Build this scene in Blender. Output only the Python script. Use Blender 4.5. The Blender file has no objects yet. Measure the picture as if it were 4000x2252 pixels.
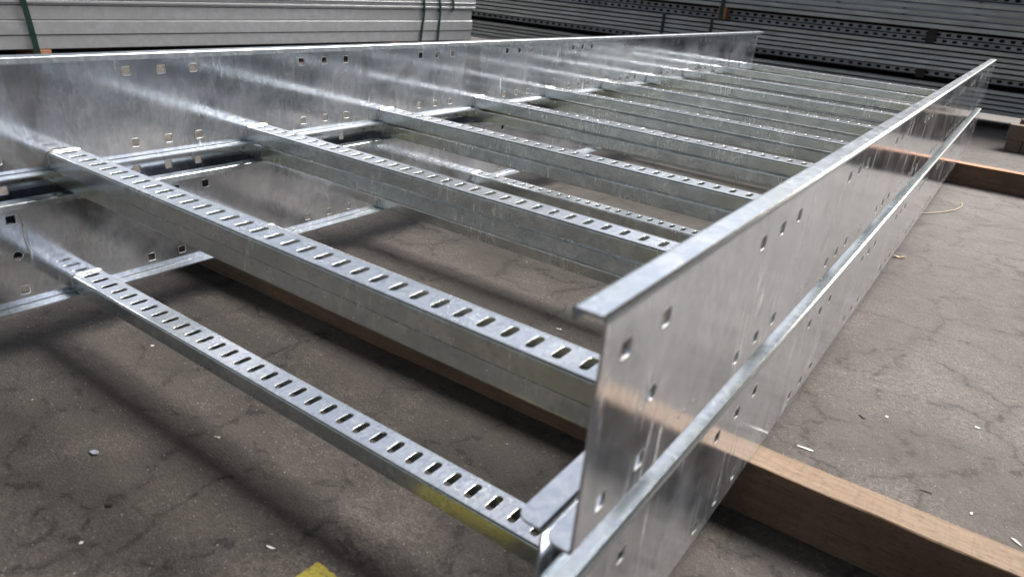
import bpy, bmesh, math, random
from mathutils import Vector, Matrix, Euler, noise
random.seed(7)
S = 0.001                                    # everything below is laid out in millimetres
scene = bpy.context.scene
col = scene.collection

# ------------------------------------------------------------------ camera
CAM = (1015.38, -278.91, 291.20)
YAW, PITCH, ROLL = 0.58139, -0.41516, 0.09321
cy, sy, cp, sp = math.cos(YAW), math.sin(YAW), math.cos(PITCH), math.sin(PITCH)
fwd = Vector((-sy * cp, cy * cp, sp)); right = Vector((cy, sy, 0)); up = right.cross(fwd)
r2 = right * math.cos(ROLL) + up * math.sin(ROLL)
u2 = -right * math.sin(ROLL) + up * math.cos(ROLL)
cam_d = bpy.data.cameras.new('camera'); cam = bpy.data.objects.new('camera', cam_d); col.objects.link(cam)
M = Matrix((r2, u2, -fwd)).transposed().to_4x4(); M.translation = Vector(CAM) * S
cam.matrix_world = M
cam_d.sensor_width = 36; cam_d.lens = 2796.44 / 4000 * 36
cam_d.clip_start = 0.02; cam_d.clip_end = 600
cam_d.dof.use_dof = True; cam_d.dof.focus_distance = 1.35; cam_d.dof.aperture_fstop = 7.5
scene.camera = cam

# ------------------------------------------------------------------ sky, sun, exposure
SUN_EL, SUN_AZ = math.radians(48), math.radians(25)      # azimuth clockwise from +Y
w = bpy.data.worlds.new('World'); scene.world = w; w.use_nodes = True
nt = w.node_tree; bg = nt.nodes['Background']
sky = nt.nodes.new('ShaderNodeTexSky'); sky.sky_type = 'NISHITA'; sky.sun_disc = False
sky.sun_elevation = SUN_EL; sky.sun_rotation = SUN_AZ; sky.dust_density = 5.0; sky.air_density = 1.0
hz = nt.nodes.new('ShaderNodeHueSaturation'); hz.inputs['Saturation'].default_value = 0.75      # hazy, pale sky
nt.links.new(sky.outputs[0], hz.inputs['Color']); nt.links.new(hz.outputs[0], bg.inputs[0]); bg.inputs[1].default_value = 0.12
sun_d = bpy.data.lights.new('sun', 'SUN'); sun_d.energy = 3.5; sun_d.angle = math.radians(28); sun_d.color = (1, 0.97, 0.93)
sun = bpy.data.objects.new('sun', sun_d); col.objects.link(sun)
sd = Vector((math.sin(SUN_AZ) * math.cos(SUN_EL), math.cos(SUN_AZ) * math.cos(SUN_EL), math.sin(SUN_EL)))
sun.rotation_euler = sd.to_track_quat('Z', 'Y').to_euler(); sun.location = sd * 5
scene.view_settings.view_transform = 'Standard'; scene.view_settings.look = 'None'
scene.view_settings.exposure = 0.9; scene.view_settings.gamma = 1

# ------------------------------------------------------------------ materials
class N:
    def __init__(s, name):
        s.m = bpy.data.materials.new(name); s.m.use_nodes = True; s.t = s.m.node_tree
        s.b = s.t.nodes['Principled BSDF']; s.c = None
    def n(s, typ, **k):
        x = s.t.nodes.new('ShaderNode' + typ)
        for a, v in k.items():
            if a.startswith('i_'):
                key = a[2:]; key = int(key) if key.isdigit() else key.replace('_', ' ')
                s.put(x.inputs[key], v)
            else: setattr(x, a, v)
        return x
    def put(s, sock, v):
        if isinstance(v, bpy.types.NodeSocket): s.t.links.new(v, sock)
        elif isinstance(v, bpy.types.Node): s.t.links.new(v.outputs[0], sock)
        else: sock.default_value = v
    def coords(s, rnd=True, scale=(1, 1, 1)):
        tc = s.n('TexCoord')
        out = tc.outputs['Object']
        if rnd:
            oi = s.n('ObjectInfo'); mul = s.n('Math', operation='MULTIPLY'); s.put(mul.inputs[0], oi.outputs['Random']); mul.inputs[1].default_value = 37.0
            ad = s.n('VectorMath', operation='ADD'); s.put(ad.inputs[0], out); s.put(ad.inputs[1], mul); out = ad.outputs[0]
        mp = s.n('Mapping'); s.put(mp.inputs[0], out); mp.inputs['Scale'].default_value = scale
        return mp.outputs[0]
    def noise(s, vec, scale, detail=4, rough=.55, dist=0):
        x = s.n('TexNoise'); s.put(x.inputs['Vector'], vec); x.inputs['Scale'].default_value = scale
        x.inputs['Detail'].default_value = detail; x.inputs['Roughness'].default_value = rough; x.inputs['Distortion'].default_value = dist
        return x.outputs['Fac']
    def ramp(s, fac, stops):
        x = s.n('ValToRGB'); s.put(x.inputs[0], fac); e = x.color_ramp.elements
        while len(e) < len(stops): e.new(0.5)
        for q, (p, c) in zip(e, stops):
            q.position = p; q.color = (c, c, c, 1) if not isinstance(c, tuple) else (*c, 1)
        return x.outputs[0]
    def mix(s, fac, a, b, mode='MIX'):
        x = s.n('MixRGB', blend_type=mode); s.put(x.inputs[0], fac)
        for i, v in ((1, a), (2, b)): s.put(x.inputs[i], v if not isinstance(v, tuple) else (*v, 1))
        return x.outputs[0]
    def math(s, op, a, b=0.0):
        x = s.n('Math', operation=op); s.put(x.inputs[0], a); s.put(x.inputs[1], b); return x.outputs[0]
    def bump(s, h, strength, dist, prev=None):
        x = s.n('Bump'); s.put(x.inputs['Height'], h); x.inputs['Strength'].default_value = strength; x.inputs['Distance'].default_value = dist
        if prev is not None: s.put(x.inputs['Normal'], prev)
        return x.outputs[0]
    def set(s, **k):
        for a, v in k.items():
            if isinstance(v, tuple) and len(v) == 3: v = (*v, 1)
            s.put(s.b.inputs[a.replace('_', ' ')], v)
        return s.m

def mat_rail():
    """bright zinc on the side rails: near mirror, faint spangle, fine vertical drain streaks"""
    n = N('galvanised_rail'); v = n.coords()
    vs = n.coords(scale=(1, 1, .22)); vr = n.coords(scale=(1, 1, .10)); vf = n.coords(scale=(1, 1, .45))
    big = n.noise(v, 7, 5, .6, .5); streak = n.noise(vs, 110, 7, .7, .5); mid = n.noise(v, 75, 5, .6); fine = n.noise(v, 420, 3); flow = n.noise(vf, 170, 6, .7, 1.0)
    runs = n.ramp(n.noise(vr, 62, 4, .6, .3), [(.640, 0.), (.69, 1.)])
    runs = n.math('MULTIPLY', runs, n.ramp(n.noise(v, 16, 3), [(.46, 0.), (.58, 1.)]))
    th = n.math('ABSOLUTE', n.math('SUBTRACT', n.noise(n.coords(scale=(1, 1, .045)), 48, 3, .55, .25), .5))
    th = n.math('MULTIPLY', n.ramp(th, [(.0, 1.), (.010, .6), (.018, 0.)]), n.ramp(n.noise(n.coords(scale=(1, 1, .5)), 21, 4), [(.50, 0.), (.60, 1.)]))
    tcx = n.n('TexCoord'); oxx = n.n('SeparateXYZ'); n.put(oxx.inputs[0], tcx.outputs['Object'])
    outer = n.math('GREATER_THAN', n.math('ABSOLUTE', oxx.outputs[0]), .0012)        # run marks only on the outer faces
    runs = n.math('MAXIMUM', runs, n.math('MULTIPLY', th, outer))
    dull = n.ramp(big, [(.40, 0.), (.60, 1.)])
    c = n.mix(n.ramp(flow, [(.40, 0.), (.60, 1.)]), (.76, .80, .88), (.92, .94, .98))
    c = n.mix(n.math('MULTIPLY', dull, .40), c, (.72, .74, .80))
    sp = n.n('TexVoronoi', feature='F1'); n.put(sp.inputs['Vector'], n.coords(scale=(1, 1, .55))); sp.inputs['Scale'].default_value = 110
    c = n.mix(.28, c, n.ramp(sp.outputs['Color'], [(.2, (.50, .55, .62)), (.8, (1., 1., 1.))]), 'MULTIPLY')
    fk = n.noise(n.coords(scale=(1, 1, .35)), 240, 7, .75, 1.4); ar = n.noise(v, 13, 4, .6)
    c = n.mix(n.math('MULTIPLY', n.ramp(fk, [(.42, 1.), (.54, 0.)]), n.ramp(ar, [(.38, .06), (.62, .5)])), c, (.38, .43, .50))
    c = n.mix(n.ramp(flow, [(.62, 0.), (.72, .5)]), c, (.88, .89, .90))
    c = n.mix(n.math('MULTIPLY', runs, .7), c, (.92, .92, .90))
    c = n.mix(n.ramp(fine, [(.70, 0.), (.76, .8)]), c, (.95, .95, .95))
    stain = n.ramp(n.noise(n.coords(scale=(1, 1, .6)), 9.5, 5, .6, .8), [(.60, 0.), (.63, .45)])
    c = n.mix(stain, c, (.46, .43, .42))
    met = n.math('SUBTRACT', .95, n.math('ADD', n.math('MULTIPLY', dull, .12), n.math('MULTIPLY', runs, .3)))
    r = n.ramp(streak, [(.3, .05), (.7, .12)]); r = n.math('ADD', r, n.math('MULTIPLY', dull, .05))
    r = n.math('ADD', r, n.math('MULTIPLY', runs, .15))
    b = n.bump(n.noise(n.coords(scale=(1, 1, .5)), 9, 2), .16, .003); b = n.bump(streak, .10, .0005, b); b = n.bump(fk, .07, .0004, b); b = n.bump(mid, .05, .0008, b); b = n.bump(fine, .06, .0002, b); b = n.bump(runs, .4, .0008, b)
    return n.set(Base_Color=c, Metallic=met, Roughness=r, Normal=b)

def mat_rung():
    """zinc on the rungs: soft smears and fine drips"""
    n = N('galvanised_rung'); v = n.coords(); vd = n.coords(scale=(.45, 1, 1))
    sm = n.noise(vd, 30, 7, .62, 1.2); sp_ = n.noise(v, 260, 4, .6); big = n.noise(v, 4, 4, .6)
    vz = n.coords(scale=(1, 1, .22)); drip = n.noise(vz, 150, 6, .65, .5); patch = n.noise(v, 11, 3)
    c = n.mix(n.ramp(sm, [(.30, 0.), (.70, 1.)]), (.66, .70, .71), (.86, .88, .86))
    c = n.mix(n.ramp(big, [(.46, 0.), (.70, .5)]), c, (.68, .71, .64))
    c = n.mix(n.ramp(n.noise(v, 2.7, 4), [(.60, 0.), (.70, .5)]), c, (.58, .57, .32))
    leaf = n.noise(n.coords(scale=(1, .55, 1)), 95, 6, .7, 2.6)
    c = n.mix(n.ramp(leaf, [(.38, .7), (.50, 0.)]), c, (.30, .35, .41))
    c = n.mix(n.ramp(n.noise(v, 16, 5, .6, 1.5), [(.42, .45), (.56, 0.)]), c, (.38, .42, .46))
    c = n.mix(n.ramp(leaf, [(.58, 0.), (.68, .6)]), c, (.90, .91, .89))
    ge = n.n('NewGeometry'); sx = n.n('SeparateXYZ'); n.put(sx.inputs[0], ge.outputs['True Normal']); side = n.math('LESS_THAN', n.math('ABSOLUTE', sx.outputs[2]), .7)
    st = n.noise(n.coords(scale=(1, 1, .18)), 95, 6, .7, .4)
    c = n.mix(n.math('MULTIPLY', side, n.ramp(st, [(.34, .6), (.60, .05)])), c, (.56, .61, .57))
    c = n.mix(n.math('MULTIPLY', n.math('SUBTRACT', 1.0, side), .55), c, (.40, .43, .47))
    tc = n.n('TexCoord'); ox = n.n('SeparateXYZ'); n.put(ox.inputs[0], tc.outputs['Object'])
    ye = n.math('MULTIPLY', n.math('MULTIPLY', n.ramp(ox.outputs[0], [(.64, 0.), (.82, 1.)]), side), n.ramp(n.noise(n.coords(scale=(1, 1, .5)), 24, 5), [(.38, .3), (.58, 1.)]))
    c = n.mix(n.math('MULTIPLY', ye, .5), c, (.66, .62, .26))
    dr = n.math('MULTIPLY', n.ramp(drip, [(.52, 0.), (.66, .8)]), n.ramp(patch, [(.48, 0.), (.60, 1.)]))
    c = n.mix(dr, c, (.86, .90, .86))
    c = n.mix(n.ramp(sp_, [(.30, .25), (.42, 0.)]), c, (.42, .46, .46))
    r = n.math('ADD', n.ramp(sm, [(.3, .15), (.7, .27)]), n.math('MULTIPLY', dr, .12))
    b = n.bump(sm, .12, .0012); b = n.bump(leaf, .14, .0006, b); b = n.bump(sp_, .08, .0003, b); b = n.bump(drip, .10, .0005, b)
    return n.set(Base_Color=c, Metallic=.80, Roughness=r, Normal=b)

def mat_flange():
    """thick, mottled zinc on the folded edges of the rails"""
    n = N('galvanised_fold'); v = n.coords(); vs = n.coords(scale=(1, 1, .5))
    a = n.noise(vs, 60, 6, .6, 1.5); big = n.noise(v, 9, 5, .6); lo = n.noise(v, 26, 5, .6, .8)
    c = n.mix(n.ramp(a, [(.40, 0.), (.60, 1.)]), (.47, .52, .57), (.66, .70, .72))
    c = n.mix(n.ramp(lo, [(.40, 0.), (.62, .6)]), c, (.50, .54, .58))
    c = n.mix(n.ramp(big, [(.5, 0.), (.7, .5)]), c, (.50, .55, .51))
    b = n.bump(a, .14, .0008); b = n.bump(lo, .10, .0015, b)
    return n.set(Base_Color=c, Metallic=.78, Roughness=n.ramp(a, [(.3, .16), (.7, .28)]), Normal=b)

def mat_weld():
    n = N('weld_and_highlight_zinc'); v = n.coords(); a = n.noise(v, 400, 4)
    c = n.mix(a, (.45, .45, .42), (.82, .82, .8)); b = n.bump(a, .6, .0008)
    return n.set(Base_Color=c, Metallic=.85, Roughness=.3, Normal=b)

def mat_dull(name, c1, c2, dirt, rough=.5, metal=.55, lengthwise=(.2, 1, 1)):
    n = N(name); v = n.coords(); vl = n.coords(scale=lengthwise)
    a = n.noise(vl, 30, 6, .65); g = n.noise(v, 320, 4, .7); big = n.noise(v, 4.5, 5, .6)
    c = n.mix(n.ramp(a, [(.35, 0.), (.65, 1.)]), c1, c2)
    c = n.mix(n.ramp(big, [(.45, 0.), (.75, .75)]), c, dirt)
    c = n.mix(n.math('MULTIPLY', g, .28), c, (.75, .75, .73))
    oi = n.n('ObjectInfo'); hv = n.n('HueSaturation'); n.put(hv.inputs['Color'], c)
    n.put(hv.inputs['Value'], n.math('ADD', n.math('MULTIPLY', oi.outputs['Random'], .30), .85)); 
    b = n.bump(g, .3, .0006)
    return n.set(Base_Color=hv.outputs[0], Metallic=metal, Roughness=rough, Normal=b)

def mat_wood(name, c1, c2, c3):
    n = N(name); v = n.coords(); vl = n.coords(scale=(.06, 1, 1)); vx = n.coords(scale=(1, .1, .02))
    grain = n.noise(vl, 210, 5, .6, .6); saw = n.noise(vx, 300, 3, .7); big = n.noise(v, 11, 5); pore = n.noise(n.coords(scale=(.18, 1, 1)), 600, 2)
    c = n.mix(n.ramp(grain, [(.32, 0.), (.68, 1.)]), c1, c2)
    c = n.mix(n.ramp(big, [(.42, 0.), (.72, .7)]), c, c3)
    c = n.mix(n.ramp(saw, [(.5, 0.), (.8, .35)]), c, tuple(x * .45 for x in c1))
    c = n.mix(n.ramp(pore, [(.56, 0.), (.66, .55)]), c, tuple(x * .4 for x in c1))
    b = n.bump(saw, .5, .0012); b = n.bump(grain, .5, .001, b)
    return n.set(Base_Color=c, Roughness=.78, Normal=b)

def mat_ground():
    n = N('concrete_floor'); v = n.coords(False)
    b1 = n.noise(v, .9, 6, .6); b2 = n.noise(v, 5.5, 8, .62, .8); mot = n.noise(v, 34, 6, .68, .5); f = n.noise(v, 330, 4, .75); f2 = n.noise(v, 1100, 2, .7)
    c = n.mix(n.ramp(b2, [(.34, 0.), (.64, 1.)]), (.056, .048, .042), (.165, .143, .127))
    tan = n.ramp(n.noise(v, 13, 7, .72, 1.0), [(.53, 0.), (.62, .5)])
    c = n.mix(tan, c, (.190, .168, .130))
    c = n.mix(n.ramp(b1, [(.40, 0.), (.66, .7)]), c, (.195, .172, .158))
    c = n.mix(n.ramp(mot, [(.36, .85), (.54, 0.)]), c, (.052, .044, .038))
    c = n.mix(n.ramp(n.noise(v, 150, 5, .7), [(.40, .7), (.52, 0.)]), c, (.045, .038, .034))
    c = n.mix(n.ramp(n.noise(v, 120, 5, .75, .6), [(.55, 0.), (.66, .5)]), c, (.30, .275, .25))
    c = n.mix(n.ramp(f, [(.40, .65), (.56, 0.)]), c, (.050, .043, .038))
    c = n.mix(n.ramp(f, [(.58, 0.), (.72, .6)]), c, (.30, .28, .265))
    c = n.mix(n.ramp(f2, [(.36, .5), (.5, 0.)]), c, (.07, .06, .055))
    c = n.mix(n.ramp(n.noise(v, 2.6, 5, .6, .8), [(.42, .6), (.54, 0.)]), c, (.062, .053, .046))
    # fine crazing: broken, wispy pieces of distorted cell edges with a soft dirt halo
    wv = n.n('TexNoise'); n.put(wv.inputs['Vector'], v); wv.inputs['Scale'].default_value = 11; wv.inputs['Detail'].default_value = 9; wv.inputs['Roughness'].default_value = .62
    ad = n.n('VectorMath', operation='MULTIPLY_ADD'); n.put(ad.inputs[0], wv.outputs['Color']); ad.inputs[1].default_value = (.11, .11, .11); n.put(ad.inputs[2], v)
    vo = n.n('TexVoronoi', feature='DISTANCE_TO_EDGE'); n.put(vo.inputs['Vector'], ad.outputs[0]); vo.inputs['Scale'].default_value = 6.5
    msk = n.ramp(n.noise(v, 8.5, 5, .65, 1.2), [(.41, 0.), (.50, 1.)])
    line = n.math('MULTIPLY', n.ramp(vo.outputs['Distance'], [(.0, 1.), (.014, .85), (.034, 0.)]), n.ramp(n.noise(v, 60, 5, .75), [(.44, .0), (.54, 1.)]))
    halo = n.ramp(vo.outputs['Distance'], [(.0, .75), (.08, .32), (.16, 0.)])
    crack = n.math('MULTIPLY', line, msk)
    c = n.mix(n.math('MULTIPLY', n.math('MULTIPLY', halo, msk), n.ramp(f, [(.35, 1.), (.6, .5)])), c, (.055, .047, .042))
    c = n.mix(n.math('MULTIPLY', crack, .85), c, (.018, .015, .014))
    # short dark rubber scuffs
    sc = n.noise(n.coords(False, (1, 3.5, 1)), 13, 6, .6, 2.2)
    c = n.mix(n.ramp(sc, [(.62, 0.), (.70, .8)]), c, (.030, .026, .024))
    # oily blots
    vb = n.n('TexVoronoi', feature='F1'); n.put(vb.inputs['Vector'], ad.outputs[0]); vb.inputs['Scale'].default_value = 2.3
    c = n.mix(n.ramp(vb.outputs['Distance'], [(.10, .75), (.17, 0.)]), c, (.045, .040, .036))
    # whitish speckled strip along the far side of the near timber
    xy = n.n('SeparateXYZ'); n.put(xy.inputs[0], v)
    dy = n.math('ABSOLUTE', n.math('SUBTRACT', n.math('SUBTRACT', xy.outputs[1], n.math('MULTIPLY', xy.outputs[0], .03)), .452))
    pale_strip = n.math('MULTIPLY', n.ramp(dy, [(.0, 1.), (.014, .6), (.034, 0.)]), n.math('MULTIPLY', n.ramp(xy.outputs[0], [(.89, 0.), (.95, 1.)]), n.ramp(f, [(.42, .1), (.60, 1.)])))
    c = n.mix(n.math('MULTIPLY', pale_strip, .9), c, (.50, .49, .52))
    # pale grit
    vg = n.n('TexVoronoi', feature='F1'); n.put(vg.inputs['Vector'], v); vg.inputs['Scale'].default_value = 95
    c = n.mix(n.ramp(vg.outputs['Distance'], [(.05, .7), (.09, 0.)]), c, (.42, .40, .38))
    h = n.math('ADD', f, n.math('MULTIPLY', mot, 1.2)); b = n.bump(h, .7, .003); b = n.bump(crack, -.6, .002, b); b = n.bump(f2, .35, .0007, b)
    return n.set(Base_Color=c, Roughness=n.ramp(mot, [(.3, .62), (.7, .88)]), Normal=b)

def mat_plain(name, c, rough=.5, metal=0, var=.25, scale=120):
    n = N(name); v = n.coords(); a = n.noise(v, scale, 4)
    cc = n.mix(a, tuple(x * (1 - var) for x in c), tuple(min(1, x * (1 + var)) for x in c)); b = n.bump(a, .3, .0006)
    return n.set(Base_Color=cc, Roughness=rough, Metallic=metal, Normal=b)

def mat_yellow():
    n = N('worn_yellow_paint'); v = n.coords(False); f = n.noise(v, 330, 4, .75); m_ = n.noise(v, 60, 5, .7)
    c = n.mix(n.ramp(f, [(.3, 0.), (.6, 1.)]), (.24, .20, .03), (.42, .36, .05))
    c = n.mix(n.ramp(m_, [(.62, 0.), (.65, .95)]), c, (.08, .07, .055))
    return n.set(Base_Color=c, Roughness=.7, Normal=n.bump(f, .5, .002))

M_RAIL, M_RUNG, M_WELD, M_FLANGE = mat_rail(), mat_rung(), mat_weld(), mat_flange()
M_TRAY = mat_dull('tray_zinc', (.33, .345, .37), (.45, .465, .49), (.35, .36, .35), .42, .5)
M_STRUT = mat_dull('weathered_strut_zinc', (.36, .385, .38), (.58, .61, .60), (.30, .29, .25), .46, .45)
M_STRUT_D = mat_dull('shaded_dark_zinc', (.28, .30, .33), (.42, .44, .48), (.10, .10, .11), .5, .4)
M_WOOD = mat_wood('sawn_timber', (.145, .095, .058), (.265, .18, .115), (.20, .14, .092))
M_WOOD_O = mat_wood('orange_timber', (.38, .16, .075), (.52, .26, .14), (.30, .16, .10))
M_WOOD_SHADE = mat_wood('shaded_timber_side', (.125, .074, .044), (.20, .125, .078), (.09, .06, .042))
M_WOOD_D = mat_wood('old_dark_timber', (.17, .12, .085), (.27, .20, .15), (.20, .15, .11))
M_GROUND, M_YEL = mat_ground(), mat_yellow()
M_STRAP = mat_plain('green_strap', (.006, .034, .026), .35)
M_CHIP = mat_plain('pale_chip', (.62, .62, .60), .6)
M_BLUE = mat_plain('blue_grey_chip', (.30, .33, .38), .5)
M_LEAF = mat_plain('dry_leaf', (.46, .38, .20), .7, scale=600)
M_DARK = mat_plain('dark_scrap', (.025, .02, .018), .6)  # on the stack core and gap spacers its darkness is painted shade
M_WIRE = mat_plain('pale_wire', (.42, .33, .20), .5)

# ------------------------------------------------------------------ mesh helpers
class MB:
    """vertex / face collector"""
    def __init__(s): s.v, s.f, s.sm, s.mi, s.cur = [], [], [], [], 0
    def add(s, pts, faces, smooth=False):
        o = len(s.v); s.v += [tuple(p) for p in pts]; s.f += [tuple(i + o for i in f) for f in faces]; s.sm += [smooth] * len(faces); s.mi += [s.cur] * len(faces)
    def box(s, x0, x1, y0, y1, z0, z1):
        s.add([(x, y, z) for x in (x0, x1) for y in (y0, y1) for z in (z0, z1)],
              [(0, 1, 3, 2), (4, 6, 7, 5), (0, 4, 5, 1), (2, 3, 7, 6), (0, 2, 6, 4), (1, 5, 7, 3)])
    def sweep(s, prof, a0, a1, put, closed=True, smooth_idx=()):
        """prof: 2-D outline, put(p, a) -> xyz"""
        n = len(prof); pts = [put(p, a0) for p in prof] + [put(p, a1) for p in prof]
        for i in range(n if closed else n - 1):
            j = (i + 1) % n; s.add([pts[i], pts[j], pts[n + j], pts[n + i]], [(0, 1, 2, 3)])
        s.add(pts[:n], [tuple(range(n))]); s.add(pts[n:], [tuple(range(n - 1, -1, -1))])
    def mesh(s, name, mats, bevel=0):
        me = bpy.data.meshes.new(name); me.from_pydata([(x * S, y * S, z * S) for x, y, z in s.v], [], s.f)
        me.polygons.foreach_set('use_smooth', s.sm); me.polygons.foreach_set('material_index', s.mi)
        bm = bmesh.new(); bm.from_mesh(me)
        bmesh.ops.remove_doubles(bm, verts=bm.verts, dist=1e-6) if bevel or getattr(s, 'weld', False) else None
        bmesh.ops.recalc_face_normals(bm, faces=bm.faces)
        if bevel: bmesh.ops.bevel(bm, geom=[e for e in bm.edges if len(e.link_faces) == 2 and e.calc_face_angle(0) > .6], offset=bevel * S, segments=2, affect='EDGES', profile=.6)
        bm.to_mesh(me); bm.free()
        for m in (mats if isinstance(mats, (list, tuple)) else [mats]): me.materials.append(m)
        return me

def link(name, me, parent=None, loc=(0, 0, 0), rot=(0, 0, 0), **tags):
    o = bpy.data.objects.new(name, me); col.objects.link(o)
    if parent is not None: o.parent = parent
    o.location = Vector(loc) * S; o.rotation_euler = rot
    for k, v in tags.items(): o[k] = v
    return o
def thing(name, label, cat, loc=(0, 0, 0), rot=(0, 0, 0), group=None, me=None):
    o = link(name, me, None, loc, rot, label=label, category=cat)
    if group: o['group'] = group
    return o

def rounded(a, b, r, m):
    """outline of a rounded rectangle (half sizes a, b), 4 quadrants of m+1 points, ccw from the right"""
    out = []
    for q in range(4):
        cx_ = (a - r) * (1 if q in (0, 3) else -1); cy_ = (b - r) * (1 if q in (0, 1) else -1)
        for k in range(m + 1):
            t = (q + k / m) * math.pi / 2; out.append((cx_ + r * math.cos(t), cy_ + r * math.sin(t)))
    return out

def plate(mb, us, vs, holes, put, t, ch=.5, rim_mat=1, both=True, rh=.34):
    """perforated sheet on the grid us x vs; holes {(i, j): outline about the cell centre}; put(u, v, w) with w = depth below the face"""
    nu, nv = len(us), len(vs)
    for side, w in ((0, 0), (1, t)):
        o = len(mb.v); P = [put(u, v, w) for u in us for v in vs]; F = []
        idx = lambda i, j: i * nv + j
        extra = []
        for i in range(nu - 1):
            for j in range(nv - 1):
                c = [idx(i + 1, j + 1), idx(i, j + 1), idx(i, j), idx(i + 1, j)]
                if (i, j) not in holes: F.append(tuple(c)); continue
                poly = rounded(*holes[(i, j)]); cu, cv = (us[i] + us[i + 1]) / 2, (vs[j] + vs[j + 1]) / 2
                k0 = len(P) + len(extra); g = 1 + ch / 6 if side == 0 else 1
                extra += [put(cu + x * g, cv + y * g, w) for x, y in poly]; n = len(poly); m = n // 4
                for q in range(4):
                    for k in range(m - 1): F.append((c[q], k0 + q * m + k + 1, k0 + q * m + k))
                    a = k0 + q * m + m - 1; b_ = k0 + ((q + 1) * m) % n
                    F.append((c[q], c[(q + 1) % 4], b_, a))
        mb.add(P + extra, F)
    for (i, j), hp in holes.items():
        poly = rounded(*hp); rim = rounded(hp[0] + .9, hp[1] + .9, hp[2] + .9, hp[3]); mid_ = rounded(hp[0] + .35, hp[1] + .35, hp[2] + .35, hp[3])
        cu, cv = (us[i] + us[i + 1]) / 2, (vs[j] + vs[j + 1]) / 2; n = len(poly); g = 1 + ch / 6
        A = [put(cu + x * g, cv + y * g, 0) for x, y in poly]; B = [put(cu + x, cv + y, ch) for x, y in poly]; Cc = [put(cu + x, cv + y, t) for x, y in poly]
        mb.add(A + B + Cc, [f for k in range(n) for f in ((k, (k + 1) % n, n + (k + 1) % n, n + k), (n + k, n + (k + 1) % n, 2 * n + (k + 1) % n, 2 * n + k))])
        cur = mb.cur; mb.cur = rim_mat           # raised zinc burr round the punched edge
        for w0, sg in ((0, -1), (t, 1)) if both else ((0, -1),):
            A = [put(cu + x, cv + y, w0 + sg * .02) for x, y in rim]; B = [put(cu + x, cv + y, w0 + sg * rh) for x, y in mid_]; Cc = [put(cu + x * .995, cv + y * .995, w0 - sg * .25) for x, y in poly]
            mb.add(A + B + Cc, [f for k in range(n) for f in ((k, (k + 1) % n, n + (k + 1) % n, n + k), (n + k, n + (k + 1) % n, 2 * n + (k + 1) % n, 2 * n + k))], True)
        mb.cur = cur
    for a, b_, fu in ((us[0], us[-1], 0), (vs[0], vs[-1], 1)):
        for e in (a, b_):
            q = [(e, vs[0]), (e, vs[-1])] if fu == 0 else [(us[0], e), (us[-1], e)]
            mb.add([put(*q[0], 0), put(*q[1], 0), put(*q[1], t), put(*q[0], t)], [(0, 1, 2, 3)])

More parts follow.
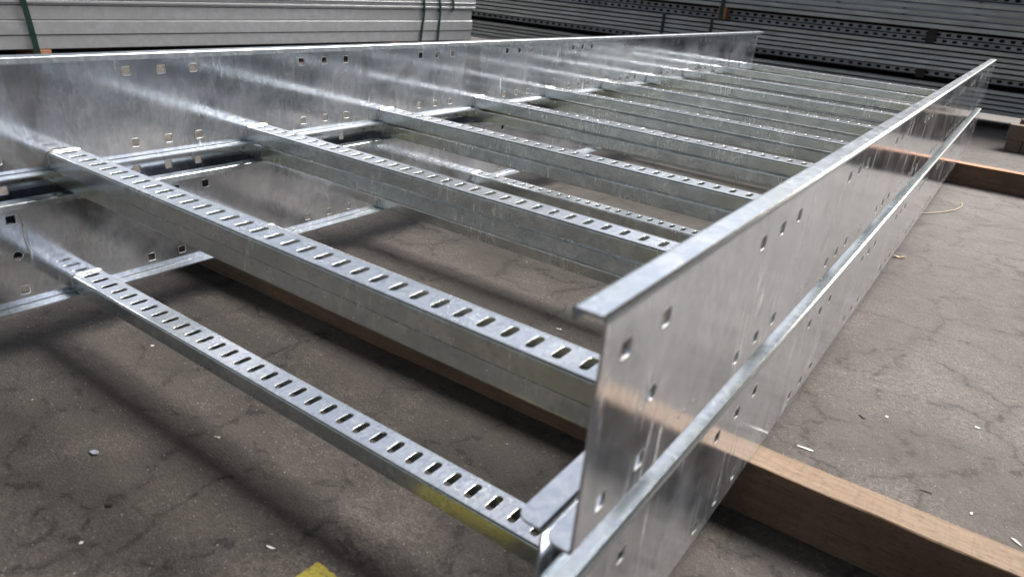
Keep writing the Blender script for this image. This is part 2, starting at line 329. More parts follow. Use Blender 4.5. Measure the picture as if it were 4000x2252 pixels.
# ------------------------------------------------------------------ the cable ladders
W, H, FL, T, E0, LEN = 889.9, 147.0, 18.5, 2.0, 156.0, 3012.0
RW, RT = 41.4, 24.2
GR = (97, 147, 197)
def rail_mesh(sign):
    """C-shaped side rail; sign +1: web outer face at x = -2, flanges towards +x"""
    mb = MB(); R = 3.2
    ys, hc = [0, LEN], []
    holes_y = [26, 76] + [E0 + 300 * i + g for i in range(9) for g in GR] + [LEN - 76, LEN - 26]
    for h in holes_y: ys += [h - 10, h + 10]
    ys = sorted(ys); zs = [R, 21.9 - 10, 21.9 + 10, 71.2 - 10, 71.2 + 10, 120.8 - 10, 120.8 + 10, H - R]
    holes = {}
    sq = (5.4, 5.4, 1.3, 2); rd = (5.4, 5.4, 5.4, 4)
    for h in holes_y:
        i = ys.index(h - 10); holes[(i, 1)] = sq; holes[(i, 5)] = sq
    for h in (76, LEN - 76): holes[(ys.index(h - 10), 3)] = rd
    plate(mb, ys, zs, holes, lambda u, v, w_: (sign * (-T + w_), u, v), T, rim_mat=2)
    n = 5; mb.cur = 1
    for top in (0, 1):
        mb.cur = 1
        zz = (lambda z: H - z) if top else (lambda z: z)
        out = [(-T + R - R * math.cos(k / n * math.pi / 2), R - R * math.sin(k / n * math.pi / 2)) for k in range(n + 1)]
        inn = [(-T + R - (R - T) * math.cos(k / n * math.pi / 2), R - (R - T) * math.sin(k / n * math.pi / 2)) for k in range(n + 1)]
        for arc in (out, inn):
            mb.cur = (2 if top else 0) if arc is out else 1  # outer top fold takes the bright weld zinc as a painted highlight
            P = [(sign * x, y, zz(z)) for x, z in arc for y in (0, LEN)]
            mb.add(P, [(2 * k, 2 * k + 1, 2 * k + 3, 2 * k + 2) for k in range(n)], True)
        mb.cur = 1
        for y in (0, LEN):
            mb.add([(sign * x, y, zz(z)) for x, z in out + inn[::-1]], [tuple(range(2 * n + 2))])
        x0 = -T + R; rc = 9.0 if not top else .6
        FE = FL if not top else FL - 2.6
        pl = [(x0, 0)] + [(FE - rc + rc * math.sin(a), rc - rc * math.cos(a)) for a in [k / 5 * math.pi / 2 for k in range(6)]]
        pl += [(x, LEN - y) for x, y in reversed(pl)]
        for z in (0, T): mb.add([(sign * x, y, zz(z)) for x, y in pl], [tuple(range(len(pl)))])
        m = len(pl)
        for k in range(m):
            a, b_ = pl[k], pl[(k + 1) % m]
            mb.add([(sign * a[0], a[1], zz(0)), (sign * b_[0], b_[1], zz(0)), (sign * b_[0], b_[1], zz(T)), (sign * a[0], a[1], zz(T))], [(0, 1, 2, 3)])
    # the top flange ends in a lip turned down
    LR = 2.6; LD = 8.6
    for rr, zl in ((LR, 0), (LR - T + .3, 0)):
        P = []
        for k in range(n + 1):
            a = k / n * math.pi / 2
            for y in (0, LEN): P.append((sign * (FL - LR + rr * math.sin(a)), y, H - LR + rr * math.cos(a)))
        for y, e in ((0, 2.5), (LEN, -2.5)): P.append((sign * (FL - LR + rr), y + e, H - LD))
        mb.add(P[:2 * n + 2], [(2 * k, 2 * k + 1, 2 * k + 3, 2 * k + 2) for k in range(n)], True)
        mb.add([P[2 * n], P[2 * n + 1], P[2 * n + 3], P[2 * n + 2]], [(0, 1, 2, 3)])
    xa, xb = FL, FL - T + .3
    mb.add([(sign * xa, 2.5, H - LD), (sign * xa, LEN - 2.5, H - LD), (sign * xb, LEN - 2.5, H - LD), (sign * xb, 2.5, H - LD)], [(0, 1, 2, 3)])
    for y, e in ((0, 2.5), (LEN, -2.5)):
        mb.add([(sign * xa, y, H - LR), (sign * xb, y, H - LR), (sign * xb, y + e, H - LD), (sign * xa, y + e, H - LD)], [(0, 1, 2, 3)])
        mb.add([(sign * (FL - LR), y, H), (sign * (FL - LR * .3), y, H - LR * .3), (sign * xa, y, H - LR), (sign * xb, y, H - LR), (sign * (FL - LR), y, H - T)], [(0, 1, 2, 3, 4)])
    mb.weld = True
    return mb.mesh('side_rail', [M_RAIL, M_FLANGE, M_WELD])

def rung_mesh():
    """slotted channel, open below: crown at z = RT, sides down to z = 0.8; origin at the rung's centre line on the left web"""
    mb = MB(); R = 3.0; L = W - 2 * T; t = .9
    xs = [0]; holes = {}; sl = (4.1, 11, 4.0, 4)
    for k in range(35):
        x = 14 + 24.75 * k; xs += [x - 8, x + 8]
    xs.append(L); ys = [-RW / 2 + R, -13, 13, RW / 2 - R]
    for k in range(35): holes[(1 + 2 * k, 1)] = sl
    plate(mb, xs, ys, holes, lambda u, v, w_: (u, v, RT - w_), t, .2, rim_mat=0, both=False, rh=.16)
    n = 4
    for sg in (-1, 1):
        cyy = RW / 2 - R; cz = RT - R
        for rr in (R, R - t):
            P = [(x, sg * (cyy + rr * math.sin(k / n * math.pi / 2)), cz + rr * math.cos(k / n * math.pi / 2)) for k in range(n + 1) for x in (0, L)]
            mb.add(P, [(2 * k, 2 * k + 1, 2 * k + 3, 2 * k + 2) for k in range(n)], True)
        y0, y1 = sg * RW / 2, sg * (RW / 2 - t)
        mb.add([(0, y0, 3.2), (L, y0, 3.2), (L, y0, cz), (0, y0, cz)], [(0, 1, 2, 3)])
        mb.add([(0, y1, 3.2), (L, y1, 3.2), (L, y1, cz), (0, y1, cz)], [(0, 1, 2, 3)])
        y2 = sg * (RW / 2 - 7); mb.add([(0, y0, 3.2), (L, y0, 3.2), (L, y2, 3.2), (0, y2, 3.2), (0, y1, 4.2), (L, y1, 4.2), (L, y2, 4.2), (0, y2, 4.2)], [(0, 1, 2, 3), (4, 5, 6, 7), (3, 2, 6, 7)])
    mb.weld = True
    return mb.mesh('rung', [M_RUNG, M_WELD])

def weld_mesh(seed):
    """bead along the crown and down the near corner where rung meets web (web plane x = 0)"""
    mb = MB(); rnd = random.Random(seed)
    path = [(-RW / 2 + .3, 4.0)] + [(-RW / 2 + .2, z) for z in (9, 14, 19)] + [(-RW / 2 + 1.5, RT - 1)] + [(y, RT + .2) for y in (-15, -10, -5, 0, 5, 10, 15)] + [(RW / 2 - 1, RT - .5), (RW / 2 + .2, 20), (RW / 2, 14)]
    rings = []
    for k, (y, z) in enumerate(path):
        r = (.9 if k < 4 else 1.9) * rnd.uniform(.75, 1.35)
        a, b_ = path[max(0, k - 1)], path[min(len(path) - 1, k + 1)]; ty, tz = b_[0] - a[0], b_[1] - a[1]; l = math.hypot(ty, tz); ny, nz = -tz / l, ty / l
        rings.append([(.2 + abs(r) * 1.25 * math.cos(q * math.pi / 3 + .3), y + ny * r * math.sin(q * math.pi / 3 + .3), z + nz * r * math.sin(q * math.pi / 3 + .3)) for q in range(6)])
    P = [p for r in rings for p in r]; F = []
    for k in range(len(rings) - 1):
        for q in range(6): F.append((6 * k + q, 6 * k + (q + 1) % 6, 6 * k + 6 + (q + 1) % 6, 6 * k + 6 + q))
    F += [tuple(range(6)), tuple(range(6 * len(rings) - 1, 6 * len(rings) - 7, -1))]
    mb.add(P, F, True); return mb.mesh('weld_bead', M_WELD)

RAIL_L, RAIL_R, RUNG = rail_mesh(1), rail_mesh(-1), rung_mesh()
WELDS = [weld_mesh(s) for s in range(5)]
def ladder(label, loc, rot, group='stacked cable ladders', nr=10):
    t = thing('cable_ladder', label, 'cable ladder', loc, rot, group)
    link('side_rail', RAIL_L, t); link('side_rail', RAIL_R, t, (W - 2 * T, 0, 0))
    for i in range(nr):
        y = E0 + 300 * i + random.uniform(-1, 1)
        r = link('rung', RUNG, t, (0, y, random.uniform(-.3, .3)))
        link('weld_bead', WELDS[(i * 3) % 5], r)
        link('weld_bead', WELDS[(i * 2 + 1) % 5], r, (W - 2 * T, 0, 0), (0, 0, math.pi))
    return t
# the left web's inner face is x = 0, the right web's outer face is x = W
ladder('topmost galvanised steel cable ladder, flanges up, resting on an upside-down one', (0, 0, 0), (0, 0, 0))
ladder('upside-down galvanised cable ladder nested between the top and the bottom ladder', (861.4, 9.5, -2.6), (0, math.pi, 0))
ladder('bottom galvanised cable ladder lying on two sawn timber beams', (-.5, 2.6, -177.0), (0, 0, -.002))
# ------------------------------------------------------------------ ground
G = -246.0
mb = MB(); mb.add([(-60000, -60000, 0), (60000, -60000, 0), (60000, 60000, 0), (-60000, 60000, 0)], [(0, 1, 2, 3)])
link('ground', mb.mesh('ground', M_GROUND), None, (0, 0, G), kind='structure')

# unseen open-sided shed roof and posts, added to dim light from the camera side
M_SHED = mat_plain('shade_roof_sheet', (.16, .17, .165), .6, 0, .3, 3)
mb = MB(); RZ = 4500
for k in range(90):                                    # ribbed roof sheets
    x = -13000 + 300 * k
    mb.add([(x, -15000, RZ + 900), (x, 2600, RZ), (x + 190, 2600, RZ), (x + 190, -15000, RZ + 900), (x + 230, -15000, RZ + 945), (x + 230, 2600, RZ + 45), (x + 270, 2600, RZ + 45), (x + 270, -15000, RZ + 945), (x + 300, -15000, RZ + 900), (x + 300, 2600, RZ)],
           [(0, 1, 2, 3), (3, 2, 5, 4), (4, 5, 6, 7), (7, 6, 9, 8)])
link('shade_roof', mb.mesh('shade_roof', M_SHED), kind='structure')
for x in (-9000, -3000, 3600, 9600):
    mb = MB(); mb.box(-100, 100, -100, 100, 0, RZ - G - 15); mb.box(-160, 160, -160, 160, 0, 20)
    link('shade_roof_post', mb.mesh('shade_roof_post', M_SHED), None, (x, 2400 if abs(x) > 5000 else -6000, G), kind='structure')

# unseen pale sheds beyond the stacks, added with gaps to shape the metal's reflections
M_FAR = mat_plain('reflection_shed_sheet', (.34, .35, .36), .7, 0, .12, 2)
for lab, x0, x1, h in (('long pale unseen shed, added for reflections', -6200, 22000, 2900), ('narrow pale unseen shed between two open gaps, added for reflections', -14300, -8900, 6200), ('pale unseen shed at the far left, added for reflections', -42000, -22500, 6500)):
    mb = MB(); n = int((x1 - x0) / 900)
    for k in range(n):
        a = x0 + (x1 - x0) * k / n; b_ = x0 + (x1 - x0) * (k + 1) / n
        mb.box(a, b_ - 60, 12000, 12080, 0, h - 300 if k % 2 else h - 260)
    mb.box(x0, x1, 12100, 19000, 0, h - 350); mb.box(x0 - 300, x1 + 300, 11700, 19300, h - 250, h)
    thing('reflection_shed', lab, 'shed', (0, 0, G), me=mb.mesh('reflection_shed', M_FAR), group='unseen sheds added for reflections')

# worn yellow corner of a painted line
mb = MB(); rnd = random.Random(3)
def ragged(a, b, n, amp):
    out = []
    for k in range(n):
        f = k / n; nx, ny = -(b[1] - a[1]), b[0] - a[0]; l = math.hypot(nx, ny); q = rnd.uniform(-amp, amp)
        out.append((a[0] + (b[0] - a[0]) * f + nx / l * q, a[1] + (b[1] - a[1]) * f + ny / l * q))
    return out
pts = ragged((593, 68), (720, 64), 40, 1.1) + ragged((720, 64), (716, -70), 12, 2) + ragged((716, -70), (588, -66), 16, 2) + ragged((588, -66), (593, 68), 40, 1.0)
YPTS = pts

# ------------------------------------------------------------------ timber beams
def beam_mesh(L, wd, ht, mat, seed, bev=1.2, nseg=40, side=None):
    rnd = random.Random(seed); mb = MB(); n = nseg; P = []
    for i in range(n + 1):
        x = L * i / n; j = lambda: rnd.uniform(-.8, .8)
        for y, z in ((bev, 0), (wd - bev, 0), (wd, bev), (wd, ht - bev), (wd - bev, ht), (bev, ht), (0, ht - bev), (0, bev)): P.append((x, y + j(), z + j() * .6))
    F = [(8 * i + k, 8 * i + (k + 1) % 8, 8 * i + 8 + (k + 1) % 8, 8 * i + 8 + k) for i in range(n) for k in range(8)]
    F += [tuple(range(8)), tuple(range(8 * n + 7, 8 * n - 1, -1))]
    mb.add(P, F)
    for i in range(n):                     # side faces take a darker wood: their shade is put into the colour
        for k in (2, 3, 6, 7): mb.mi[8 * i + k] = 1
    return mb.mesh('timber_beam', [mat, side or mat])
thing('timber_beam', 'pale brown sawn timber beam on the floor under the near end of the ladders', 'timber beam', (-260, 402, G), (0, 0, math.radians(.8)), 'timber beams under the ladders', beam_mesh(1900, 42, 68.8, M_WOOD, 1, side=M_WOOD_SHADE))
thing('timber_beam', 'orange timber beam on the floor under the far end of the ladders', 'timber beam', (-260, 2612, G), (0, 0, 0), 'timber beams under the ladders', beam_mesh(1900, 42, 68.8, M_WOOD_O, 2, side=M_WOOD_SHADE))

# ------------------------------------------------------------------ strut channel stack at the back (faces the camera side)
SA = math.atan(.048)
def sp_(x, d=0.0, z=0.0):       # point on the stack: x along world X, d depth behind the face
    y = 4290 + .048 * (x - 855); return (x - d * math.sin(SA), y + d * math.cos(SA), z)
X0, X1 = -3150, 2850
def flat_channel(L, ht, dp):
    """plain side of a strut channel: rounded long edges, shallow rolled groove"""
    mb = MB(); prof = [(0, 2.2), (.6, .6), (2.2, 0), (dp, 0), (dp, ht), (4.0, ht), (1.2, ht - .9), (0, ht - 3.4)]
    mb.sweep(prof, 0, L, lambda p, a: (a, p[0], p[1])); mb.weld = True
    return mb.mesh('strut_channel', M_STRUT)
def open_channel(L, ht, dp, slots=True):
    """strut channel lying open towards the viewer: inturned lips, slotted web at the back"""
    mb = MB(); t = 2.2
    n = int(L // 49); xs = [0]; holes = {}; sl = (12.5, 7.4, 7.2, 3)
    for k in range(n):
        x = 24.5 + 49 * k; xs += [x - 16, x + 16]; holes[(1 + 2 * k, 1)] = sl
    xs.append(L); vs = [0, ht / 2 - 8.2, ht / 2 + 8.2, ht]
    if not slots: holes = {}; xs = [0, L]; vs = [0, ht]
    plate(mb, xs, vs, holes, lambda u, v, w_: (u, dp - w_, v), t, rim_mat=0, both=False)
    mb.box(0, L, 0, dp - t - .01, -.01, t); mb.box(0, L, 0, dp - t - .01, ht - t, ht + .01)
    mb.box(0, L, 0, t, t, 3.6); mb.box(0, L, 0, t, ht - 3.6, ht - t)
    return mb.mesh('strut_channel', M_STRUT_D)
ord_ = ['lowest', 'second lowest', 'middle', 'second highest', 'highest']
bundles = [('bottom', -176, 24.6, 18.6), ('middle', 2, 26.2, 20.0), ('top', 205, 29.4, 22.6)]
FC = {}
for bn, z0, pitch, ht in bundles:
    FC[bn] = flat_channel(X1 - X0, ht, 40)
    for k in range(5):
        for dpt in range(4):
            lab = f'{ord_[k]} front channel in the {bn} plain layer of the dark strut stack' if dpt == 0 else f'strut channel hidden in row {dpt+1} from the front of the {bn} layer, {ord_[k]}'
            if dpt == 0:
                p = sp_(X0 + random.uniform(-14, 14), random.uniform(-2.5, 2.5), z0 + k * pitch + random.uniform(-.5, .5))
                thing('strut_channel', lab, 'strut channel', p, (0, 0, SA + random.uniform(-.0006, .0006)), 'plain channels of the strut stack at the back', FC[bn])
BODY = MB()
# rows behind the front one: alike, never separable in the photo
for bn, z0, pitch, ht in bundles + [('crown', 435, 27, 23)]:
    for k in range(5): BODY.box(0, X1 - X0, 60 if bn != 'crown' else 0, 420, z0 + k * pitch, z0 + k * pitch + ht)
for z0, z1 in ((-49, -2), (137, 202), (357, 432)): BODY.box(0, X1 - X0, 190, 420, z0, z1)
link('channel_stack_core', BODY.mesh('channel_stack_core', M_DARK), None, sp_(X0), (0, 0, SA), kind='stuff', label='inner rows of channels filling the dark strut stack at the back', category='strut channels')  # near-black core colour paints in the shade behind the channels
OC = open_channel(X1 - X0, 25, 20)
for lab, z, d in (('slotted channel lying open in the lowest dark gap of the strut stack', -31, 26),
                  ('upper slotted channel in the dark gap between middle and top layers', 165, 22),
                  ('lower slotted channel in the dark gap between middle and top layers', 133.5, 30),
                  ('slotted channel above the top plain layer of the strut stack', 358, 24),
                  ('topmost slotted channel at the upper right edge of the view', 389, 38)):
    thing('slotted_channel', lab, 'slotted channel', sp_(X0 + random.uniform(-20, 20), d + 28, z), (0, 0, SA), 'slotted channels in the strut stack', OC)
# spacers between the layers
def block_mesh(a, b, c, mat, seed=0, bev=1.5):
    mb = MB(); mb.box(0, a, 0, b, 0, c); rnd = random.Random(seed)
    me = mb.mesh('timber_block', mat, bev); return me
SPC = block_mesh(44, 300, 69, M_WOOD_O, 0)
thing('timber_spacer', 'reddish timber spacer end between middle and top layers behind a green strap', 'timber spacer', sp_(-640, -6, 135), (0, 0, SA), 'spacers in the strut stack', SPC)
SPD = block_mesh(42, 300, 66, M_DARK, 0)  # near-black colour carries the shade of the gap
thing('timber_spacer', 'shade-dark spacer in the gap above the middle layer, right of centre', 'timber spacer', sp_(492, 22, 136), (0, 0, SA), 'spacers in the strut stack', SPD)
SPE = block_mesh(42, 300, 46, M_DARK, 0)
thing('timber_spacer', 'shade-dark spacer in the gap above the bottom layer, right of centre', 'timber spacer', sp_(492, 22, -46), (0, 0, SA), 'spacers in the strut stack', SPE)
SPF = block_mesh(70, 420, 69.4, M_WOOD_D, 0)
for x, l in ((-1600, 'dark timber under the strut stack near its left part'), (-300, 'dark timber under the strut stack left of the ladders\' far end'), (1700, 'dark timber under the strut stack beyond the right picture edge')):
    thing('timber_spacer', l, 'timber spacer', sp_(x, 25, G), (0, 0, SA), 'timbers under the strut stack', SPF)
# green straps round the bundles
def strap(zs0, zs1, wd, lean, name, label, x, dep=4):
    mb = MB(); n = 14; P = []
    for i in range(n + 1):
        f = i / n; z = zs0 + (zs1 - zs0) * f; xo = lean * f + random.uniform(-.8, .8); d = -dep - random.uniform(0, 1.2)
        P += [(xo, d, z), (xo + wd, d, z), (xo + wd, d + 1.2, z), (xo, d + 1.2, z)]
    F = [(4 * i + k, 4 * i + (k + 1) % 4, 4 * i + 4 + (k + 1) % 4, 4 * i + 4 + k) for i in range(n) for k in range(4)] + [(3, 2, 1, 0), (4 * n, 4 * n + 1, 4 * n + 2, 4 * n + 3)]
    mb.add(P, F)
    # the straps go over the top and under the bottom
    mb.box(0, wd, -dep, 60, zs0 - 1.2, zs0); mb.box(lean, lean + wd, -dep, 60, zs1, zs1 + 1.2)
    return thing('steel_strap', label, 'strap', sp_(x), (0, 0, SA), 'green straps round the strut stack', mb.mesh('steel_strap', M_STRAP))
strap(0, 133, 20, -2, 's', 'green strap round the middle layer, left of the reddish spacer', -988)
strap(0, 133, 18, -3, 's', 'green strap round the middle layer just below the reddish spacer', -676)
strap(131, 352, 24, -3, 's', 'green strap running down over the reddish spacer end', -632, 8)

# ------------------------------------------------------------------ cable tray stack at the left
LA = -math.atan(.196); TILT = .0205
LB = Vector((-2409, 1013, -176))
ldir = Vector((math.sin(math.atan(.196)), math.cos(math.atan(.196)), 0))
def tray_mesh(L, ht, wd, lip=0):
    """tray lying on its side flange: tall face towards +x, rounded folds, flanges running back"""
    mb = MB(); t = 1.5; R = 2.4; n = 3
    out = []
    for zc, a0 in ((ht - R, 0), (R, 0)):
        pass
    top = [(-R + R * math.cos(a), ht - R + R * math.sin(a)) for a in [k / n * math.pi / 2 for k in range(n + 1)]]
    bot = [(-R + R * math.cos(a), R - R * math.sin(a)) for a in [k / n * math.pi / 2 for k in range(n, -1, -1)]]
    prof = bot + top + [(-wd, ht), (-wd, 0)]
    mb.sweep(prof, 0, L, lambda p, a: (p[0], a, p[1])); mb.weld = True
    return mb.mesh('cable_tray', M_TRAY)
YL0, YL1 = -1500, 2497
layers = [(-176 + 176, 55.5, 0, 0), (57.6, 55.0, 3, 4), (115.2, 56.0, -2, -3)]
z = 172.5
tray_lab = ['lowest wide grey tray of the left stack, resting on timber', 'second grey tray from the floor in the left stack', 'third grey tray from the floor in the left stack, below the thin lips']
def tray(z, ht, dx, dy, lab):
    me = tray_mesh(YL1 - YL0 + dy, ht, 330)
    p = LB + ldir * YL0 + Vector((math.cos(LA) * dx, math.sin(LA) * dx, 0)); 
    return thing('cable_tray', lab, 'cable tray', (p.x, p.y, LB.z + z + TILT * YL0), (TILT, 0, LA), 'grey trays in the strapped left stack', me)
tray(0, 54.6, 0, 0, tray_lab[0]); tray(57.4, 54.9, 4, 4, tray_lab[1]); tray(115.2, 55.4, -2, -2, tray_lab[2])
for z, ht, dx, lab in ((173.0, 6.2, -3, 'thin tray lip lying directly on the third tray, left stack'), (180.4, 12.4, 6, 'narrow tray edge with light face, second above the third tray'),
                       (195.6, 12.4, 2, 'narrow tray edge above the dark line, left stack'), (209.4, 7.2, 7, 'thin tray lip just under the big upper tray, left stack'),
                       (218.2, 57, 5, 'wide upper tray of the left stack cut by the picture top'), (277, 57, 2, 'topmost tray of the left stack, above the picture'), (336, 57, 6, 'tray on top of the left stack, out of view')):
    tray(z, ht, dx, 20, lab)
mb = MB(); mb.box(-1500, -334, 0, YL1 - YL0, 0, 390); p = LB + ldir * YL0
link('tray_stack_core', mb.mesh('tray_stack_core', M_TRAY), None, (p.x, p.y, LB.z + TILT * YL0), (TILT, 0, LA), kind='stuff', label='trays filling the left stack behind its front row', category='cable trays')
for y, l in ((120, 'timber bearer under the left stack beside the thick green strap'), (1900, 'timber bearer under the far part of the left stack'), (-1100, 'timber bearer under the near end of the left stack')):
    p = LB + ldir * y; thing('timber_bearer', l, 'timber bearer', (p.x - 340, p.y + 66, G), (0, 0, LA), 'bearers under the left stack', block_mesh(345 if y != 120 else 352, 60, 68 + TILT * y, M_WOOD_O, 0))
def lstrap(y, z0, z1, wd, lean, lab, dep=3.5, bulge=0):
    mb = MB(); n = 12; P = []
    for i in range(n + 1):
        f = i / n; z = z0 + (z1 - z0) * f; yo = lean * f + random.uniform(-.6, .6); d = dep + random.uniform(0, 1.5) + bulge * math.sin(f * math.pi)
        P += [(d, yo, z), (d, yo + wd, z), (d + 1.3, yo + wd, z), (d + 1.3, yo, z)]
    mb.add(P, [(4 * i + k, 4 * i + (k + 1) % 4, 4 * i + 4 + (k + 1) % 4, 4 * i + 4 + k) for i in range(n) for k in range(4)] + [(3, 2, 1, 0), (4 * n, 4 * n + 1, 4 * n + 2, 4 * n + 3)])
    mb.box(-60, dep + 1, 0, wd, z0 - 1.2, z0); mb.box(-60, dep + 1, lean, lean + wd, z1, z1 + 1.2)
    p = LB + ldir * y
    thing('steel_strap', lab, 'strap', (p.x, p.y, LB.z + TILT * y), (TILT, 0, LA), 'green straps round the left stack', mb.mesh('steel_strap', M_STRAP))
lstrap(118, -22, 400, 22, -34, 'thick green strap at the left edge of the left stack', 7, 3)
lstrap(2094, -3, 172, 15, 26, 'green strap with a kink round the lower trays, first of the far pair', 5)
lstrap(2222, -3, 172, 15, 16, 'green strap round the lower trays, nearer the end of the left stack', 5)
lstrap(2116, 172, 396, 16, -20, 'leftmost of three green straps round the upper trays', 9)
lstrap(2236, 172, 396, 16, -34, 'middle one of three green straps round the upper trays', 9)
lstrap(2336, 172, 396, 16, -34, 'rightmost of three green straps round the upper trays', 9)

# ------------------------------------------------------------------ timber blocks at the right edge
def blk(name, lab, x, y, z, a, b, c, seed, rz=.05):
    return thing(name, lab, 'timber block', (x, y, z), (0, 0, rz), 'timber blocks by the strut stack', block_mesh(a, b, c, M_WOOD_D, seed, 3))
blk('timber_block', 'large upper timber block at the right edge, standing on two smaller ones', 999, 3592, -199.5, 300, 60, 66, 1)
blk('timber_block', 'lower timber block at the left, under the large one by the right edge', 1006, 3588, G, 57, 60, 46, 2)
blk('timber_block', 'lower timber block right of the dark joint, under the large one', 1066, 3591, G, 200, 60, 46, 3)
blk('timber_block', 'timber block just behind the large one at the right edge', 1032, 3700, G, 260, 60, 128, 4)

# ------------------------------------------------------------------ litter on the floor
def chip_mesh(pts, th, mat, curl=0, seed=0):
    rnd = random.Random(seed); mb = MB(); n = len(pts); cx_ = sum(p[0] for p in pts) / n; cy_ = sum(p[1] for p in pts) / n
    zf = lambda x, y: curl * ((x - cx_) ** 2 + (y - cy_) ** 2) / 60 + rnd.uniform(0, .25)
    P = [(x, y, zf(x, y) + th) for x, y in pts] + [(cx_, cy_, th + .15)] + [(x, y, zf(x, y)) for x, y in pts]
    F = [(k, (k + 1) % n, n) for k in range(n)] + [(k, (k + 1) % n, n + 1 + (k + 1) % n, n + 1 + k) for k in range(n)] + [tuple(range(2 * n, n, -1))]
    mb.add(P, F); return mb.mesh('chip', mat)
def blob(r, n, seed, sx=1, sy=1):
    rnd = random.Random(seed); return [(r * sx * rnd.uniform(.6, 1.15) * math.cos(2 * math.pi * k / n), r * sy * rnd.uniform(.6, 1.15) * math.sin(2 * math.pi * k / n)) for k in range(n)]
def litter(name, lab, cat, x, y, me, rz=0, grp=None):
    o = thing(name, lab, cat, (x, y, G + .5), (0, 0, rz), grp, me); o.scale = (.65, .65, .65); return o
g = 'pale chips lying on the floor'
litter('folded_foil', 'blue grey crumpled scrap on the floor left of the nearest rung', 'scrap', 280, 15, chip_mesh(blob(8, 9, 4, 1.15, .8), 1.5, M_BLUE, .9, 4), .6)
litter('paint_chip', 'curled pale chip on the floor in front of the nearest rung\'s middle', 'chip', 352, 121, chip_mesh([(-6, -1), (0, 1), (5, 3), (7, 1), (5, -3), (3, 0), (-3, -2)], .6, M_CHIP, .3), .3, g)
litter('paint_chip', 'small white chip beside the left part of the nearest rung', 'chip', 99, 188, chip_mesh(blob(4.5, 7, 8), .8, M_CHIP), 0, g)
litter('paint_chip', 'crooked white chip left of the yellow paint corner', 'chip', 544, 50, chip_mesh([(-7, -4), (-2, 1), (2, 4), (6, 7), (5, 2), (2, -1), (-3, -4)], .8, M_CHIP), -.4, g)
litter('paint_chip', 'small pale chip at the lower left, below the blue grey scrap', 'chip', 405, -61, chip_mesh(blob(3.4, 7, 10), .8, M_CHIP), 0, g)
litter('dark_crumb', 'black crumb on the floor at the lower left', 'crumb', 374, -18, chip_mesh(blob(6, 8, 11, 1.2, .7), 1.5, M_DARK), .4)
litter('white_strip', 'long white peeled strip on the floor beyond the near timber', 'strip', 918, 602, chip_mesh([(-16, -2.4), (-6, -3), (8, -3.4), (15, -2), (16, 1), (7, 2.4), (-8, 2), (-15, 1)], .8, M_CHIP), .1)
litter('paint_chip', 'white splinter on the floor at the right picture edge', 'chip', 1156, 586, chip_mesh([(-9, 3), (-3, 4), (5, -2), (10, -8), (6, -7), (-4, -1)], 1.0, M_CHIP), -.1, g)
litter('dark_stick', 'thin dark stick on the floor above the near timber', 'stick', 1060, 614, chip_mesh([(-11, 0), (0, 1.4), (11, 1.2), (11, 0), (0, -.3), (-10, -1)], 1.4, M_DARK), .15)
litter('paint_chip', 'white flake near the bluish stain by the right edge', 'chip', 1110, 606, chip_mesh(blob(4, 6, 14, .7, 1.2), .8, M_CHIP), 0, g)
litter('paint_chip', 'white flake on the open floor at right, farther from the timber', 'chip', 1100, 831, chip_mesh(blob(5, 7, 15), .8, M_CHIP), 0, g)
litter('paint_chip', 'pale round flake on the open floor right of the ladders', 'chip', 990, 767, chip_mesh(blob(4.4, 8, 16), .6, M_CHIP), 0, g)
litter('dry_leaf', 'curled yellowish dry leaf beside the lower right rail', 'leaf', 885, 1560, chip_mesh([(-22, -6), (-12, 3), (-3, 10), (6, 7), (10, 12), (20, 9), (26, 2), (14, -3), (8, -8), (-4, -6), (-12, -9)], .6, M_LEAF, .9, 5), .3)
litter('paint_chip', 'white flake with a torn edge seen between the first two rungs', 'chip', 499, 660, chip_mesh([(-7, -3), (-5, 2), (2, 3), (4, 7), (6, 2), (9, -3), (2, -2)], .8, M_CHIP, .3), .2, g)
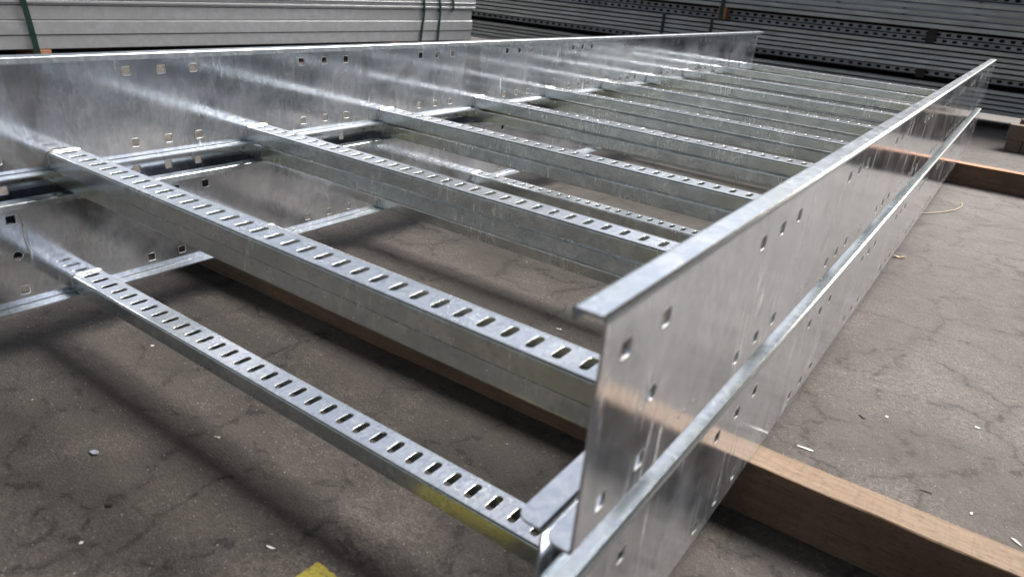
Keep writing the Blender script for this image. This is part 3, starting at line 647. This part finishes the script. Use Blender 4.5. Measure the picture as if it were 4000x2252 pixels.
litter('dark_scrap', 'black twisted scrap on the floor right of the ladders', 'scrap', 962, 742, chip_mesh([(-9, 2), (-3, 4), (0, 0), (5, -4), (10, -6), (4, -6), (-2, -2), (-6, -3)], 1.5, M_DARK, .4), -.3)
# thin curved wire
mb = MB(); path = [(874 - 20, 2035), (885, 2060), (905, 2092), (926, 2130), (943, 2175), (952, 2215), (957, 2255), (953, 2290)]; P = []
for k, (x, y) in enumerate(path):
    a, b_ = path[max(k - 1, 0)], path[min(k + 1, len(path) - 1)]; tx, ty = b_[0] - a[0], b_[1] - a[1]; l = math.hypot(tx, ty); nx, ny = -ty / l, tx / l
    P += [(x + nx * 1.5 * math.cos(q * math.pi / 2.5), y + ny * 1.5 * math.cos(q * math.pi / 2.5), 1.6 + 1.5 * math.sin(q * math.pi / 2.5) + .8 * k % 3) for q in range(5)]
mb.add(P, [(5 * k + q, 5 * k + (q + 1) % 5, 5 * k + 5 + (q + 1) % 5, 5 * k + 5 + q) for k in range(len(path) - 1) for q in range(5)], True)
thing('thin_wire', 'thin pale curved wire on the floor right of the far rails', 'wire', (0, 0, G), me=mb.mesh('thin_wire', M_WIRE))
# yellow mark, triangulated as a fan sheet just above the floor
mb = MB(); cxy = (655, -8); mb.add([(x, y, 0) for x, y in YPTS] + [(cxy[0], cxy[1], 0)], [(k, (k + 1) % len(YPTS), len(YPTS)) for k in range(len(YPTS))])
link('yellow_floor_marking', mb.mesh('yellow_floor_marking', M_YEL), None, (0, 0, G + .6), kind='structure')
# fine grit scattered on the floor
mb = MB(); rnd = random.Random(5)
for k in range(800):
    x, y = rnd.uniform(-150, 1250), rnd.uniform(-150, 1500); r = rnd.uniform(.35, 1.0) * (1.8 if rnd.random() < .05 else 1)
    a = rnd.uniform(0, 6.28); P = [(x + r * math.cos(a + q * 2.094) * rnd.uniform(.5, 1.4), y + r * math.sin(a + q * 2.094), .1) for q in range(3)] + [(x, y, r * .7)]
    mb.add(P, [(0, 1, 3), (1, 2, 3), (2, 0, 3)])
link('floor_grit', mb.mesh('floor_grit', M_CHIP), None, (0, 0, G), kind='stuff', label='fine pale grit scattered over the concrete floor', category='grit')
